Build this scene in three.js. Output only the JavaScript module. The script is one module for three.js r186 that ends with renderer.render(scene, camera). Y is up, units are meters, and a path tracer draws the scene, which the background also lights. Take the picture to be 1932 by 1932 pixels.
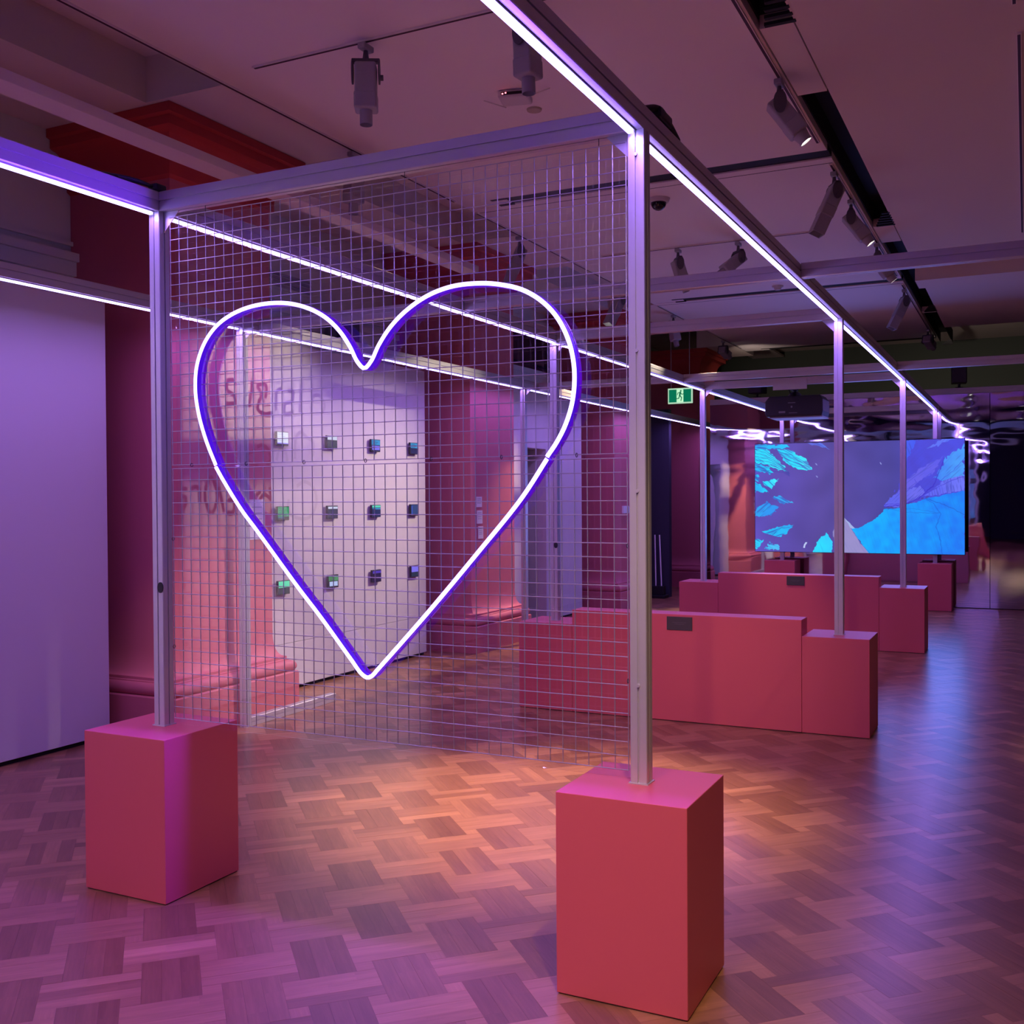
import * as THREE from 'three';
import { RoundedBoxGeometry } from 'three/addons/geometries/RoundedBoxGeometry.js';
import { mergeGeometries, toCreasedNormals } from 'three/addons/utils/BufferGeometryUtils.js';
import { ImprovedNoise } from 'three/addons/math/ImprovedNoise.js';
import { RectAreaLightUniformsLib } from 'three/addons/lights/RectAreaLightUniformsLib.js';

// ------------------------------------------------------------------ camera, light, exposure
RectAreaLightUniformsLib.init();
const scene = new THREE.Scene();
scene.background = new THREE.Color(0x000000);
const camera = new THREE.PerspectiveCamera(2 * Math.atan(966 / 1967) * 180 / Math.PI, 1, 0.05, 80);
camera.position.set(0, 1.6, 0);
camera.rotation.set(-0.0135, 0.4586, -0.0063, 'YXZ');
const renderer = new THREE.WebGLRenderer({ antialias: true });
renderer.shadowMap.enabled = true;
renderer.toneMapping = THREE.LinearToneMapping;
renderer.toneMappingExposure = 1.15;
const LED = { color: [0.37, 0.175, 0.95], power: 80 };
const NEON = { color: [0.16, 0.03, 1.0], power: 0.46 };
const SCREEN = { color: [0.14, 0.24, 1.0], power: 2.6 };
const WARM = [1.0, 0.66, 0.4], WHITE = [1.0, 0.8, 0.68];

// ------------------------------------------------------------------ helpers
let seed = 20240611;
const rnd = () => { seed = (seed + 0x6D2B79F5) | 0; let t = Math.imul(seed ^ (seed >>> 15), 1 | seed); t = (t + Math.imul(t ^ (t >>> 7), 61 | t)) ^ t; return ((t ^ (t >>> 14)) >>> 0) / 4294967296; };
const noise = new ImprovedNoise();
const taken = new Map();
function numbered(name) {
  const n = taken.get(name) ?? 0; taken.set(name, n + 1);
  return n ? name + '_' + String(n).padStart(3, '0') : name;
}
function shade(o) { o.castShadow = true; o.receiveShadow = true; return o; }
function tag(o, label, category, group) { o.userData.label = label; o.userData.category = category; if (group) o.userData.group = group; return o; }
function thing(name, label, category, p = [0, 0, 0], turn = 0, group) {
  const o = new THREE.Group(); o.name = numbered(name); o.position.set(...p); o.rotation.y = turn; scene.add(o);
  return tag(o, label, category, group);
}
function part(name, geo, mat, parent, label) {
  const m = shade(new THREE.Mesh(Array.isArray(geo) ? merged(geo) : geo, mat)); m.name = name; parent.add(m);
  if (label) m.userData.label = label;
  return m;
}
function struct(name, geo, mat) {
  const o = geo ? shade(new THREE.Mesh(Array.isArray(geo) ? merged(geo) : geo, mat)) : new THREE.Group();
  o.name = name; o.userData.kind = 'structure'; scene.add(o); return o;
}
function merged(list) {
  return mergeGeometries(list.map((g) => { const n = g.index ? g.toNonIndexed() : g.clone(); for (const k of Object.keys(n.attributes)) if (!['position', 'normal', 'uv'].includes(k)) n.deleteAttribute(k); return n; }));
}
// box between two corners, edges rounded when r > 0
function bx(x0, x1, y0, y1, z0, z1, r = 0) {
  const w = x1 - x0, h = y1 - y0, d = z1 - z0;
  const g = r ? new RoundedBoxGeometry(w, h, d, 2, r) : new THREE.BoxGeometry(w, h, d);
  return g.translate((x0 + x1) / 2, (y0 + y1) / 2, (z0 + z1) / 2);
}
function cyl(r0, r1, h, seg = 20) { return new THREE.CylinderGeometry(r0, r1, h, seg); }
// bar with a slot down the middle of every face, along +z from 0 to len, centred on x and y
function slotted(w, h, len) {
  const a = w / 2, b = h / 2, s = 0.0035, d = 0.006, c = 0.0025;
  const pts = [[-a + c, -b], [-s, -b], [-s, -b + d], [s, -b + d], [s, -b], [a - c, -b], [a, -b + c], [a, -s], [a - d, -s], [a - d, s], [a, s], [a, b - c], [a - c, b], [s, b], [s, b - d], [-s, b - d], [-s, b], [-a + c, b], [-a, b - c], [-a, s], [-a + d, s], [-a + d, -s], [-a, -s], [-a, -b + c]];
  const sh = new THREE.Shape(pts.map((p) => new THREE.Vector2(...p)));
  return new THREE.ExtrudeGeometry(sh, { depth: len, bevelEnabled: false });
}
const postGeo = (x, z, y0, y1, w = 0.058) => slotted(w, w, y1 - y0).rotateX(-Math.PI / 2).translate(x, y0, z);
const alongZ = (x, y, z0, z1, w = 0.058, h = 0.08) => slotted(w, h, z0 - z1).translate(x, y, z1);
const alongX = (x0, x1, y, z, w = 0.058, h = 0.08) => slotted(w, h, x1 - x0).rotateY(Math.PI / 2).translate(x0, y, z);
function tube(pts, r, seg = 40, rad = 8, closed = false) {
  return new THREE.TubeGeometry(new THREE.CatmullRomCurve3(pts.map((p) => new THREE.Vector3(...p)), closed, 'centripetal'), seg, r, rad, closed);
}
// a moulded rectangular body: profile of [offset, y] rings around the rectangle
function moulded(profile, x0, x1, z0, z1, crease = 0.6) { // the back (x0) stays flat
  const v = [];
  const ring = ([o, y]) => [[x0, y, z1 + o], [x1 + o, y, z1 + o], [x1 + o, y, z0 - o], [x0, y, z0 - o]];
  for (let i = 0; i + 1 < profile.length; i++) {
    const a = ring(profile[i]), b = ring(profile[i + 1]);
    for (let k = 0; k < 4; k++) { const n = (k + 1) % 4; v.push(...a[k], ...a[n], ...b[n], ...a[k], ...b[n], ...b[k]); }
  }
  const lo = ring(profile[0]), hi = ring(profile[profile.length - 1]);
  v.push(...hi[0], ...hi[1], ...hi[2], ...hi[0], ...hi[2], ...hi[3], ...lo[0], ...lo[2], ...lo[1], ...lo[0], ...lo[3], ...lo[2]);
  const g = new THREE.BufferGeometry(); g.setAttribute('position', new THREE.Float32BufferAttribute(v, 3));
  g.setAttribute('uv', new THREE.Float32BufferAttribute(new Float32Array(v.length / 3 * 2), 2));
  g.computeVertexNormals();
  return toCreasedNormals(g, crease);
}
function canvasTexture(w, h, draw, srgb = true) {
  const c = document.createElement('canvas'); c.width = w; c.height = h;
  draw(c.getContext('2d'), w, h);
  const t = new THREE.CanvasTexture(c); if (srgb) t.colorSpace = THREE.SRGBColorSpace;
  t.wrapS = t.wrapT = THREE.RepeatWrapping; return t;
}
function grainTexture(size, scaleX, scaleY, lo, hi) {
  const d = new Uint8Array(size * size * 4);
  for (let y = 0; y < size; y++) for (let x = 0; x < size; x++) {
    const n = noise.noise(x / size * scaleX, y / size * scaleY, 3.1) * 0.6 + noise.noise(x / size * scaleX * 3.3, y / size * scaleY * 3.3, 8.7) * 0.4;
    const k = Math.round(255 * (lo + (hi - lo) * (0.5 + 0.5 * n)));
    d.set([k, k, k, 255], (y * size + x) * 4);
  }
  const t = new THREE.DataTexture(d, size, size); t.wrapS = t.wrapT = THREE.RepeatWrapping; t.magFilter = THREE.LinearFilter; t.needsUpdate = true; return t;
}
const std = (rgb, rough = 0.7, extra = {}) => new THREE.MeshStandardMaterial({ color: new THREE.Color().setRGB(...rgb), roughness: rough, ...extra });
const glow = (rgb, k = 1) => new THREE.MeshStandardMaterial({ color: 0x111111, roughness: 0.6, emissive: new THREE.Color().setRGB(...rgb), emissiveIntensity: k });

// ------------------------------------------------------------------ materials
const plasterBump = grainTexture(256, 40, 40, 0.3, 0.7);
const M = {
  white: std([0.62, 0.59, 0.59], 0.75, { bumpMap: plasterBump, bumpScale: 0.0006 }),
  upper: std([0.68, 0.72, 0.66], 0.85),
  ceiling: std([0.82, 0.76, 0.76], 0.85, { bumpMap: plasterBump, bumpScale: 0.0006 }),
  soffit: std([0.72, 0.64, 0.6], 0.9),
  dark: std([0.005, 0.005, 0.007], 0.8),
  navy: std([0.03, 0.03, 0.05], 0.8),
  farwall: std([0.07, 0.085, 0.07], 0.9),
  red: std([0.56, 0.14, 0.17], 0.62, { bumpMap: plasterBump, bumpScale: 0.0008 }),
  redCap: std([0.5, 0.05, 0.045], 0.7),
  coral: std([0.68, 0.115, 0.14], 0.44, { bumpMap: plasterBump, bumpScale: 0.0003 }),
  alu: std([0.6, 0.6, 0.63], 0.42, { metalness: 0.55 }),
  wire: std([0.55, 0.55, 0.58], 0.35, { metalness: 0.8 }),
  black: std([0.01, 0.01, 0.012], 0.5),
  lamp: std([0.36, 0.35, 0.4], 0.5),
  lampDark: std([0.1, 0.1, 0.12], 0.5),
  plaque: std([0.06, 0.05, 0.05], 0.6),
  card: std([0.8, 0.8, 0.78], 0.7),
  clear: new THREE.MeshPhysicalMaterial({ color: 0xffffff, roughness: 0.0, transmission: 1, thickness: 0, ior: 1.65 }),
  mirror: std([0.6, 0.6, 0.65], 0.03, { metalness: 1 }),
  tie: std([0.03, 0.03, 0.04], 0.5),
};
RectAreaLightUniformsLib.init();
function rectLight(name, rgb, power, w, h, at, target, up) {
  const l = new THREE.RectAreaLight(new THREE.Color().setRGB(...rgb), power, w, h);
  l.name = numbered(name); l.position.set(...at); if (up) l.up.set(...up); l.lookAt(...target); scene.add(l); return l;
}

// ------------------------------------------------------------------ room: floor
const U = Math.PI / 4, W = 0.355 / (4 * Math.SQRT2), L = 5 * W;
const floor = struct('floor');
const woodMap = (() => {
  const S = 512, d = new Uint8Array(S * S * 4);
  for (let y = 0; y < S; y++) for (let x = 0; x < S; x++) {
    const u = x / S, v = y / S;
    const g = noise.noise(u * 5, v * 60, 1.3) * 0.5 + noise.noise(u * 14, v * 190, 4.2) * 0.3 + noise.noise(u * 3, v * 9, 9.4) * 0.4;
    const k = Math.max(0, Math.min(1, 0.86 + 0.13 * g));
    d.set([Math.round(255 * k), Math.round(252 * k * (0.97 + 0.03 * k)), Math.round(246 * k * (0.93 + 0.07 * k)), 255], (y * S + x) * 4);
  }
  const t = new THREE.DataTexture(d, S, S); t.colorSpace = THREE.SRGBColorSpace; t.wrapS = t.wrapT = THREE.RepeatWrapping; t.magFilter = THREE.LinearFilter; t.needsUpdate = true; return t;
})();
const floorRough = grainTexture(256, 9, 9, 0.62, 1.0);
part('subfloor', bx(-7.4, 3.4, -0.08, -0.008, -22.4, 10.2), std([0.1, 0.05, 0.03], 0.8), floor);
{
  const variants = [];
  for (let i = 0; i < 6; i++) {
    const g = new THREE.BoxGeometry(L - 0.0004, 0.008, W - 0.0004).translate(0, -0.004, 0);
    const uv = g.attributes.uv, ou = rnd(), ov = rnd();
    for (let k = 0; k < uv.count; k++) uv.setXY(k, ou + uv.getX(k) * 0.33, ov + uv.getY(k) * 0.07);
    variants.push(g);
  }
  const key = new THREE.BoxGeometry(W - 0.0004, 0.008, W - 0.0004).translate(0, -0.004, 0);
  for (let k = 0; k < key.attributes.uv.count; k++) key.attributes.uv.setXY(k, key.attributes.uv.getX(k) * 0.07, key.attributes.uv.getY(k) * 0.07);
  const pieces = [], e1 = [Math.SQRT1_2, Math.SQRT1_2], e2 = [Math.SQRT1_2, -Math.SQRT1_2];
  const at = (c, a, b) => [c[0] + a * e1[0] + b * e2[0], c[1] + a * e1[1] + b * e2[1]];
  for (let i = -14; i < 22; i++) for (let j = -60; j < 28; j++) {
    const c = [-2.92 + i * 0.355, -5.084 + j * 0.355];
    if (c[0] < -7.2 || c[0] > 3.2 || c[1] < -22.2 || c[1] > 4.4) continue;
    const blockV = 0.52 + 0.2 * rnd(), blockH = 0.8 + 0.18 * rnd();  // grain sheen painted in: one strip direction toned darker, plus random tone
    for (let s = -1; s <= 1; s++) {
      pieces.push({ p: at(c, 0, s * W), turn: -U, tone: blockV + 0.12 * (rnd() - 0.5) + (rnd() < 0.06 ? 0.25 : 0) });
      pieces.push({ p: at([c[0] + 0.1775, c[1] + 0.1775], s * W, 0), turn: U, tone: blockH + 0.14 * (rnd() - 0.5) + (rnd() < 0.12 ? -0.28 : rnd() < 0.05 ? 0.3 : 0) });
    }
    for (const s of [-1, 1]) pieces.push({ p: at(c, 2 * W, s * 2 * W), turn: rnd() < 0.5 ? U : -U, key: true, tone: 0.6 + 0.42 * rnd() });
  }
  const ca = Math.cos(0.4586), sa = Math.sin(0.4586);
  for (const q of pieces) {
    const depth = q.p[0] * -sa + -q.p[1] * ca, side = q.p[0] * ca - q.p[1] * sa * -1 * -1;
    const lat = q.p[0] * ca + (-q.p[1]) * sa;
    const px = 966 + 1967 * lat / Math.max(depth, 0.1), py = 966 + 1967 * 1.6 / Math.max(depth, 0.1);
    q.size = depth > 2 && px > -30 && px < 1960 && py < 1980 && !q.key ? 1 / depth ** 3 : 0;
    q.v = Math.floor(rnd() * 6); q.y = -rnd() * 0.0004; q.rx = (rnd() - 0.5) * 0.004; q.rz = (rnd() - 0.5) * 0.002;
  }
  pieces.sort((a, b) => b.size - a.size);
  const wood = (k) => { const t = Math.max(0.22, k); return [0.55 * t, 0.27 * Math.pow(t, 1.1), 0.145 * Math.pow(t, 1.15)]; };
  const floorMat = (rgb) => new THREE.MeshPhysicalMaterial({ color: new THREE.Color().setRGB(...rgb), map: woodMap, roughness: 0.28, specularIntensity: 1.0 });
  const mats = []; for (let i = 0; i < 14; i++) mats.push(floorMat(wood(0.36 + i * 0.07)));
  const place = (o, q) => { o.position.set(q.p[0], q.y, q.p[1]); o.rotation.set(q.rx, q.turn, q.rz, 'YXZ'); };
  const rest = [];
  pieces.forEach((q, i) => {
    if (i < 290 && q.size > 0) {
      const m = shade(new THREE.Mesh(variants[q.v], mats[Math.max(0, Math.min(13, Math.round((q.tone - 0.36) / 0.07)))]));
      m.name = 'parquet_strip'; place(m, q); floor.add(m);
    } else rest.push(q);
  });
  const many = (name, geo, list) => {
    const im = shade(new THREE.InstancedMesh(geo, floorMat([1, 1, 1]), list.length)), o = new THREE.Object3D(), c = new THREE.Color();
    list.forEach((q, i) => { place(o, q); o.updateMatrix(); im.setMatrixAt(i, o.matrix); im.setColorAt(i, c.setRGB(...wood(q.tone))); });
    im.name = name; im.userData.kind = 'stuff'; floor.add(im);
  };
  for (let v = 0; v < 6; v++) many('parquet_field', variants[v], rest.filter((q) => !q.key && q.v === v));
  many('parquet_keys', key, rest.filter((q) => q.key));
}

// ------------------------------------------------------------------ room: walls, ceiling, columns
const YC = 4.2;
struct('wall_left', bx(-6.35, -6.15, 0, 4.6, -15.0, 10), M.upper);
struct('wall_left_alcove', bx(-7.4, -6.75, 0, 4.6, -22.4, -15.0), M.upper);
struct('wall_left_return', bx(-6.75, -6.15, 0, 4.6, -15.1, -14.95), M.upper);
struct('wall_back', bx(-7.4, 3.4, 0, 4.9, -22.4, -22.1), M.farwall);
struct('wall_right', bx(3.2, 3.4, 0, 4.9, -22.2, 10), std([0.03, 0.03, 0.035], 0.8));
struct('wall_front', bx(-6.4, 3.4, 0, 4.9, 10, 10.2), std([0.05, 0.045, 0.05], 0.8));
struct('trim_1', [bx(-6.15, -6.06, 3.3, 3.36, -15, 4.4), bx(-6.15, -6.09, 3.2, 3.3, -15, 4.4), bx(-6.15, -6.12, 3.42, 3.45, -15, 4.4)], M.upper);
// exhibition walls standing in front of the left wall, one board above another with an open joint
function boardWall(name, z0, z1, top, joint = 0.4) {
  const w = struct(name);
  if (joint) part('wall_board', bx(-5.68, -5.52, 0.03, joint - 0.0015, z1, z0, 0.003), M.white, w);
  part('wall_board', bx(-5.68, -5.52, joint ? joint + 0.0015 : 0.03, top, z1, z0, 0.003), M.white, w);
  part('recessed_skirting', bx(-5.67, -5.545, 0, 0.04, z1 + 0.01, z0 - 0.01), M.dark, w);
  return w;
}
boardWall('wall_left_front', 4.3, -5.06, 2.92, 0);
boardWall('wall_left_display', -6.52, -9.18, 2.9);
{ // wall with a doorway
  const w = struct('wall_left_doorway');
  part('wall_board', bx(-5.68, -5.52, 0.03, 2.9, -11.5, -10.76, 0.003), M.white, w);
  part('wall_board', bx(-5.68, -5.52, 0.03, 2.9, -13.36, -12.17, 0.003), M.white, w);
  part('wall_board', bx(-5.68, -5.52, 2.22, 2.9, -12.17, -11.5), M.white, w);
  part('recessed_skirting', [bx(-5.67, -5.545, 0, 0.04, -11.5, -10.77), bx(-5.67, -5.545, 0, 0.04, -13.35, -12.17)], M.dark, w);
  const d = struct('door_1');
  part('door_leaf', bx(-5.86, -5.82, 0, 2.22, -12.17, -11.5, 0.004), std([0.35, 0.24, 0.2], 0.6), d);
  part('door_reveal', [bx(-5.82, -5.68, 0, 2.22, -12.2, -12.17), bx(-5.82, -5.68, 0, 2.22, -11.5, -11.47)], std([0.5, 0.55, 0.45], 0.7), d);
  part('kick_plate', bx(-5.819, -5.81, 0.02, 0.16, -12.1, -11.56), M.black, d);
}
{
  const w = struct('window_1'); // unlit high window between two columns
  part('window_frame', [bx(-6.15, -6.08, 3.28, 3.34, -13.7, -11.9), bx(-6.15, -6.08, 3.98, 4.04, -13.7, -11.9), bx(-6.15, -6.08, 3.34, 3.98, -13.7, -13.64), bx(-6.15, -6.08, 3.34, 3.98, -11.96, -11.9)], M.upper, w);
  part('window_pane', bx(-6.14, -6.12, 3.34, 3.98, -13.64, -11.96), std([0.015, 0.016, 0.02], 0.1), w);
}
// ceiling: a concrete slab, three hung panels, a bulkhead on the left and a soffit on the right
const ceiling = struct('ceiling');
part('ceiling_slab', bx(-7.4, 3.4, 4.62, 4.8, -22.4, 10.2), M.soffit, ceiling);
const panelZ = [[9.9, 1.95], [1.75, -3.05], [-3.25, -8.12], [-8.32, -13.3], [-13.5, -18.45]];
panelZ.forEach(([a, b]) => {
  part('hung_panel', bx(-4.52, -1.345, YC, YC + 0.06, b, a, 0.004), M.ceiling, ceiling);
  part('panel_joint', bx(-4.5, -1.36, YC - 0.001, YC + 0.002, a - 0.125, a - 0.115), M.dark, ceiling);
});
for (const [a, b] of [[-3.05, -3.25], [-8.12, -8.32], [-13.3, -13.5], [-18.45, -18.7]]) {
  part('slot_lining', [bx(-4.08, -1.346, YC + 0.012, YC + 0.055, b + 0.002, a - 0.002)], M.dark, ceiling);
  part('joint_filler', bx(-4.52, -4.08, YC + 0.004, YC + 0.05, b, a), M.ceiling, ceiling);
  part('slot_hook', [bx(-4.2, -4.06, YC - 0.004, YC + 0.01, a - 0.03, a + 0.005), bx(-4.2, -4.06, YC - 0.004, YC + 0.01, b - 0.005, b + 0.03)], M.dark, ceiling);
}
part('bulkhead_panel', bx(-6.15, -5.17, YC, YC + 0.3, -15.0, 9.9), M.soffit, ceiling);
for (const [a, b] of [[-5.1, -6.6], [-9.33, -10.83], [-13.56, -15.06], [-17.8, -19.3]]) part('bulkhead_infill', bx(-5.17, -4.53, YC + 0.002, YC + 0.3, b, a), M.soffit, ceiling);
part('cove_panel', bx(-5.17, -4.53, YC + 0.3, YC + 0.34, -22, 9.9), M.soffit, ceiling);
part('soffit_panel', bx(-1.14, 3.2, YC, YC + 0.2, -17.5, 9.9), M.soffit, ceiling);
{ // strip with the air slots between the hung panels and the soffit
  let z = 9.9; const open = [[-2.4, -5.86], [-6.94, -10.65], [-11.35, -15.9], [-15.98, -19.5]];
  for (const [a, b] of open) {
    part('edge_strip', bx(-1.335, -1.15, YC + 0.002, YC + 0.08, a, z), M.soffit, ceiling);
    z = b;
    part('air_slot_box', [bx(-1.34, -1.14, YC + 0.22, YC + 0.24, b, a), bx(-1.345, -1.335, YC + 0.06, YC + 0.22, b, a), bx(-1.15, -1.14, YC + 0.02, YC + 0.22, b, a)], M.dark, ceiling);
    for (let k = 0; k < 6; k++) part('air_slot_blade', bx(-1.3 + k * 0.02, -1.13, YC - 0.006, YC + 0.012, b + 0.02 + k * 0.09, b + 0.05 + k * 0.09), M.dark, ceiling);
  }
}
part('downstand_beam', bx(-1.14, 3.2, YC - 0.16, YC, -13.2, -12.7), M.soffit, ceiling);
// red painted pilasters
const pilasterZ = [-5.33, -9.56, -13.79, -18.03];
const pilasterText = ['red pilaster nearest the camera, beside the empty lilac wall', 'red pilaster past the wall of small screens, three cards on its side', 'dark red pilaster beyond the doorway wall', 'dark red pilaster farthest away, behind the passage left of the mirror wall'];
pilasterZ.forEach((z, i) => {
  const p = thing('pilaster', pilasterText[i], 'column', [-5.68, 0, z - 0.515]);
  const x0 = -0.465, x1 = 0.48, z0 = -0.515, z1 = 0.515;
  const torus = []; for (let k = 0; k <= 8; k++) { const a = -Math.PI / 2 + Math.PI * k / 8; torus.push([0.085 + 0.045 * Math.cos(a), 0.315 + 0.045 * Math.sin(a)]); }
  const scotia = []; for (let k = 0; k <= 8; k++) { const a = Math.PI / 2 * k / 8; scotia.push([0.06 * (1 - Math.sin(a)), 0.395 + 0.17 * (1 - Math.cos(a))]); }
  part('plinth_block', moulded([[0.14, 0], [0.14, 0.268], [0.132, 0.276], [0.09, 0.276]], x0, x1, z0, z1), M.red, p);
  part('base_moulding', moulded([[0.08, 0.27], ...torus, [0.085, 0.366], [0.075, 0.372], [0.075, 0.39], ...scotia], x0, x1, z0, z1, 0.7), M.red, p);
  part('shaft', moulded([[0, 0.5], [0, 3.8]], x0, x1, z0, z1), M.red, p);
  const cove = []; for (let k = 0; k <= 8; k++) { const a = Math.PI / 2 * k / 8; cove.push([0.03 + 0.12 * (1 - Math.cos(a)), 3.86 + 0.2 * Math.sin(a)]); }
  part('capital', moulded([[0, 3.78], [0.03, 3.8], [0.03, 3.86], ...cove, [0.17, 4.07], [0.17, 4.13], [0.2, 4.14], [0.2, 4.199]], x0, x1, z0, z1, 0.7), M.redCap, p);
});

// ------------------------------------------------------------------ mirror wall
struct('wall_mirror_left', bx(-6.74, -5.112, 0, 3.0, -16.14, -16.02), M.navy);
const mirrorWall = struct('wall_mirror');
{
  const edges = [-4.455, -2.46, -0.46, 1.54, 3.18], top = 3.03;
  for (let i = 0; i + 1 < edges.length; i++) {
    const w = edges[i + 1] - edges[i] - 0.008, g = new THREE.PlaneGeometry(w, top - 0.01, 110, 170), p = g.attributes.position;
    for (let k = 0; k < p.count; k++) {
      const x = p.getX(k) + edges[i], y = p.getY(k) + top / 2, edge = Math.min(1, 10 * Math.min(p.getX(k) + w / 2, w / 2 - p.getX(k)));
      const up = THREE.MathUtils.smoothstep(y, 0.5, 2.6);
      const n = (0.0035 + 0.0005 * up) * noise.noise(x * 0.7, y * 1.1, 5.5 + i) + (0.0004 + 0.0008 * up) * noise.noise(x * 1.6, y * 7, 1.7 + i) + 0.0002 * up * noise.noise(x * 4, y * 16, 2.2);
      p.setZ(k, n * (0.3 + 0.7 * edge));
    }
    g.computeVertexNormals();
    part('mirror_foil', g.translate((edges[i] + edges[i + 1]) / 2, top / 2 + 0.005, -16.05), M.mirror, mirrorWall);
  }
  part('mirror_backing', bx(-4.455, 3.18, 0, 3.02, -16.14, -16.08), M.dark, mirrorWall);
}

// ------------------------------------------------------------------ aluminium frames, rails and beams
const XR = -1.145, XL = -3.258, XW = -4.93, HB = 0.6543, YB = 2.84, frameZ = [-3.278, -7.354, -11.457, -15.68];
function gusset(x, z, dir) { // triangular plate between post and beam
  const s = new THREE.Shape([new THREE.Vector2(0, 0), new THREE.Vector2(0.085 * dir, 0), new THREE.Vector2(0, -0.085)]);
  return new THREE.ExtrudeGeometry(s, { depth: 0.004, bevelEnabled: false }).translate(x, 2.8, z);
}
function ovalCap(x, y, z) { return cyl(0.018, 0.018, 0.004, 24).rotateX(Math.PI / 2).scale(0.85, 1.25, 1).translate(x, y, z); }
{
  const f = thing('aluminium_frame', 'tall grey aluminium frame of posts and rails standing on the red plinths', 'frame');
  for (const x of [XR, XL]) part('rail', alongZ(x, YB, 1.6, -16.0), M.alu, f);
  frameZ.forEach((z) => {
    part('cross_beam', alongX(XL + 0.03, XR - 0.03, YB, z), M.alu, f);
    for (const x of [XR, XL]) {
      part('post', postGeo(x, z, HB, 2.8), M.alu, f);
      const d = x === XR ? -1 : 1; part('corner_plate', gusset(x + d * 0.0285, z - 0.002, d), M.alu, f);
      part('foot_plate', bx(x - 0.034, x + 0.034, HB, HB + 0.004, z - 0.034, z + 0.034), M.alu, f);
    }
  });
  for (const z of [-3.278, -7.354]) part('oval_cap', ovalCap(XL + 0.016, 1.235, z + 0.0305), M.black, f, 'dark oval cap');
  for (const y of [2.72, 2.08, 1.62, 0.98]) part('slot_bolt', cyl(0.006, 0.006, 0.008, 10).rotateX(Math.PI / 2).translate(XR, y, frameZ[0] + 0.029), M.alu, f);
}
{
  const f = thing('wall_rail_frame', 'grey aluminium rail on posts running along the left wall', 'frame');
  part('rail', alongZ(XW, YB, 1.6, -18.13), M.alu, f);
  for (const z of [-5.73, -10.29, -18.1]) {
    part('post', postGeo(XW, z, 0, 2.8), M.alu, f);
    part('foot_bar', alongZ(XW, 0.032, z - 0.03, z - 1.03, 0.058, 0.064), M.alu, f);
    part('corner_plate', gusset(XW + 0.0285, z - 0.002, 1), M.alu, f);
  }
}
[[-5.9, 'long grey aluminium beam crossing the hall, first behind the mesh panel'], [-10.65, 'long grey aluminium beam crossing the hall, in front of the projector']].forEach(([z, label]) => {
  const b = thing('aluminium_beam', label, 'beam', [0, 0, z]);
  for (const [a, c] of [[XW + 0.03, XL - 0.03], [XL + 0.03, XR - 0.03], [XR + 0.03, 3.19]]) part('beam_section', alongX(a, c, YB + 0.004, 0), M.alu, b);
});
part('beam_section', alongX(-4.455, 3.18, 3.075, -16.09, 0.07, 0.085), M.alu, thing('aluminium_beam', 'pale aluminium beam capping the mirror wall', 'beam'));

// light tubes under the rails
function ledTube(x, z0, z1, label) {
  const t = thing('led_light_tube', label, 'light', [x, 2.8, (z0 + z1) / 2], 0, 'light tubes under the overhead rails');
  const h = (z0 - z1) / 2;
  part('channel', bx(-0.013, 0.013, -0.006, 0, -h, h), M.alu, t);
  part('diffuser', bx(-0.010, 0.010, -0.016, -0.006, -h + 0.004, h - 0.004, 0.004), glow([4, 3, 11]), t);
  rectLight('led_tube_light', LED.color, LED.power, 0.018, 2 * h - 0.01, [x, 2.782, (z0 + z1) / 2], [x, 0, (z0 + z1) / 2], [0, 0, 1]);
}
const bays = [[1.5, -3.24], [-3.32, -7.315], [-7.395, -11.42], [-11.495, -15.64], [-15.72, -16.0]];
const bayText = ['above the camera, up to the neon heart', 'from neon heart to first low wall', 'between the two low red walls', 'from second low wall to video screen', 'short piece between video screen and mirror'];
bays.forEach(([a, b], i) => {
  ledTube(XR - 0.012, a, b, 'white light tube under the right rail, ' + bayText[i]);
  ledTube(XL, a, b, 'white light tube under the middle rail, ' + bayText[i]);
});
[[1.5, -5.69, 'over the empty lilac wall'], [-5.77, -10.25, 'over the wall of small screens'], [-10.33, -18.06, 'over the doorway wall']].forEach(([a, b, t]) => ledTube(XW, a, b, 'white light tube under the left wall rail, ' + t));

// ------------------------------------------------------------------ red plinths and low walls
function plinth(x0, x1, z, label, y = HB) {
  const p = thing('plinth', label, 'plinth', [(x0 + x1) / 2, 0, z - 0.2127]), w = (x1 - x0) / 2;
  part('body', bx(-w, w, 0.004, y, -0.2127, 0.2127, 0.003), M.coral, p);
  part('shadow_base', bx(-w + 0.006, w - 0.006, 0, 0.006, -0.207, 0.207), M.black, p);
  return p;
}
const side = { [XR]: [XR - 0.2152, XR + 0.2214], [XL]: [XL - 0.2246, XL + 0.2156] };
plinth(...side[XR], frameZ[0] + 0.2199, 'tall red plinth in the right foreground under the front post');
plinth(...side[XL], frameZ[0] + 0.2199, 'tall red plinth in the left foreground with a purple lit stripe');
const rowText = ['of the low red wall nearest the neon heart', 'of the farther low red wall', 'below the video screen'];
[1, 2, 3].forEach((k) => {
  const z = frameZ[k] + 0.1947;
  plinth(...side[XR], z, 'red plinth at the right end ' + rowText[k - 1]);
  plinth(...side[XL], z, 'red plinth at the left end ' + rowText[k - 1]);
});
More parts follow.
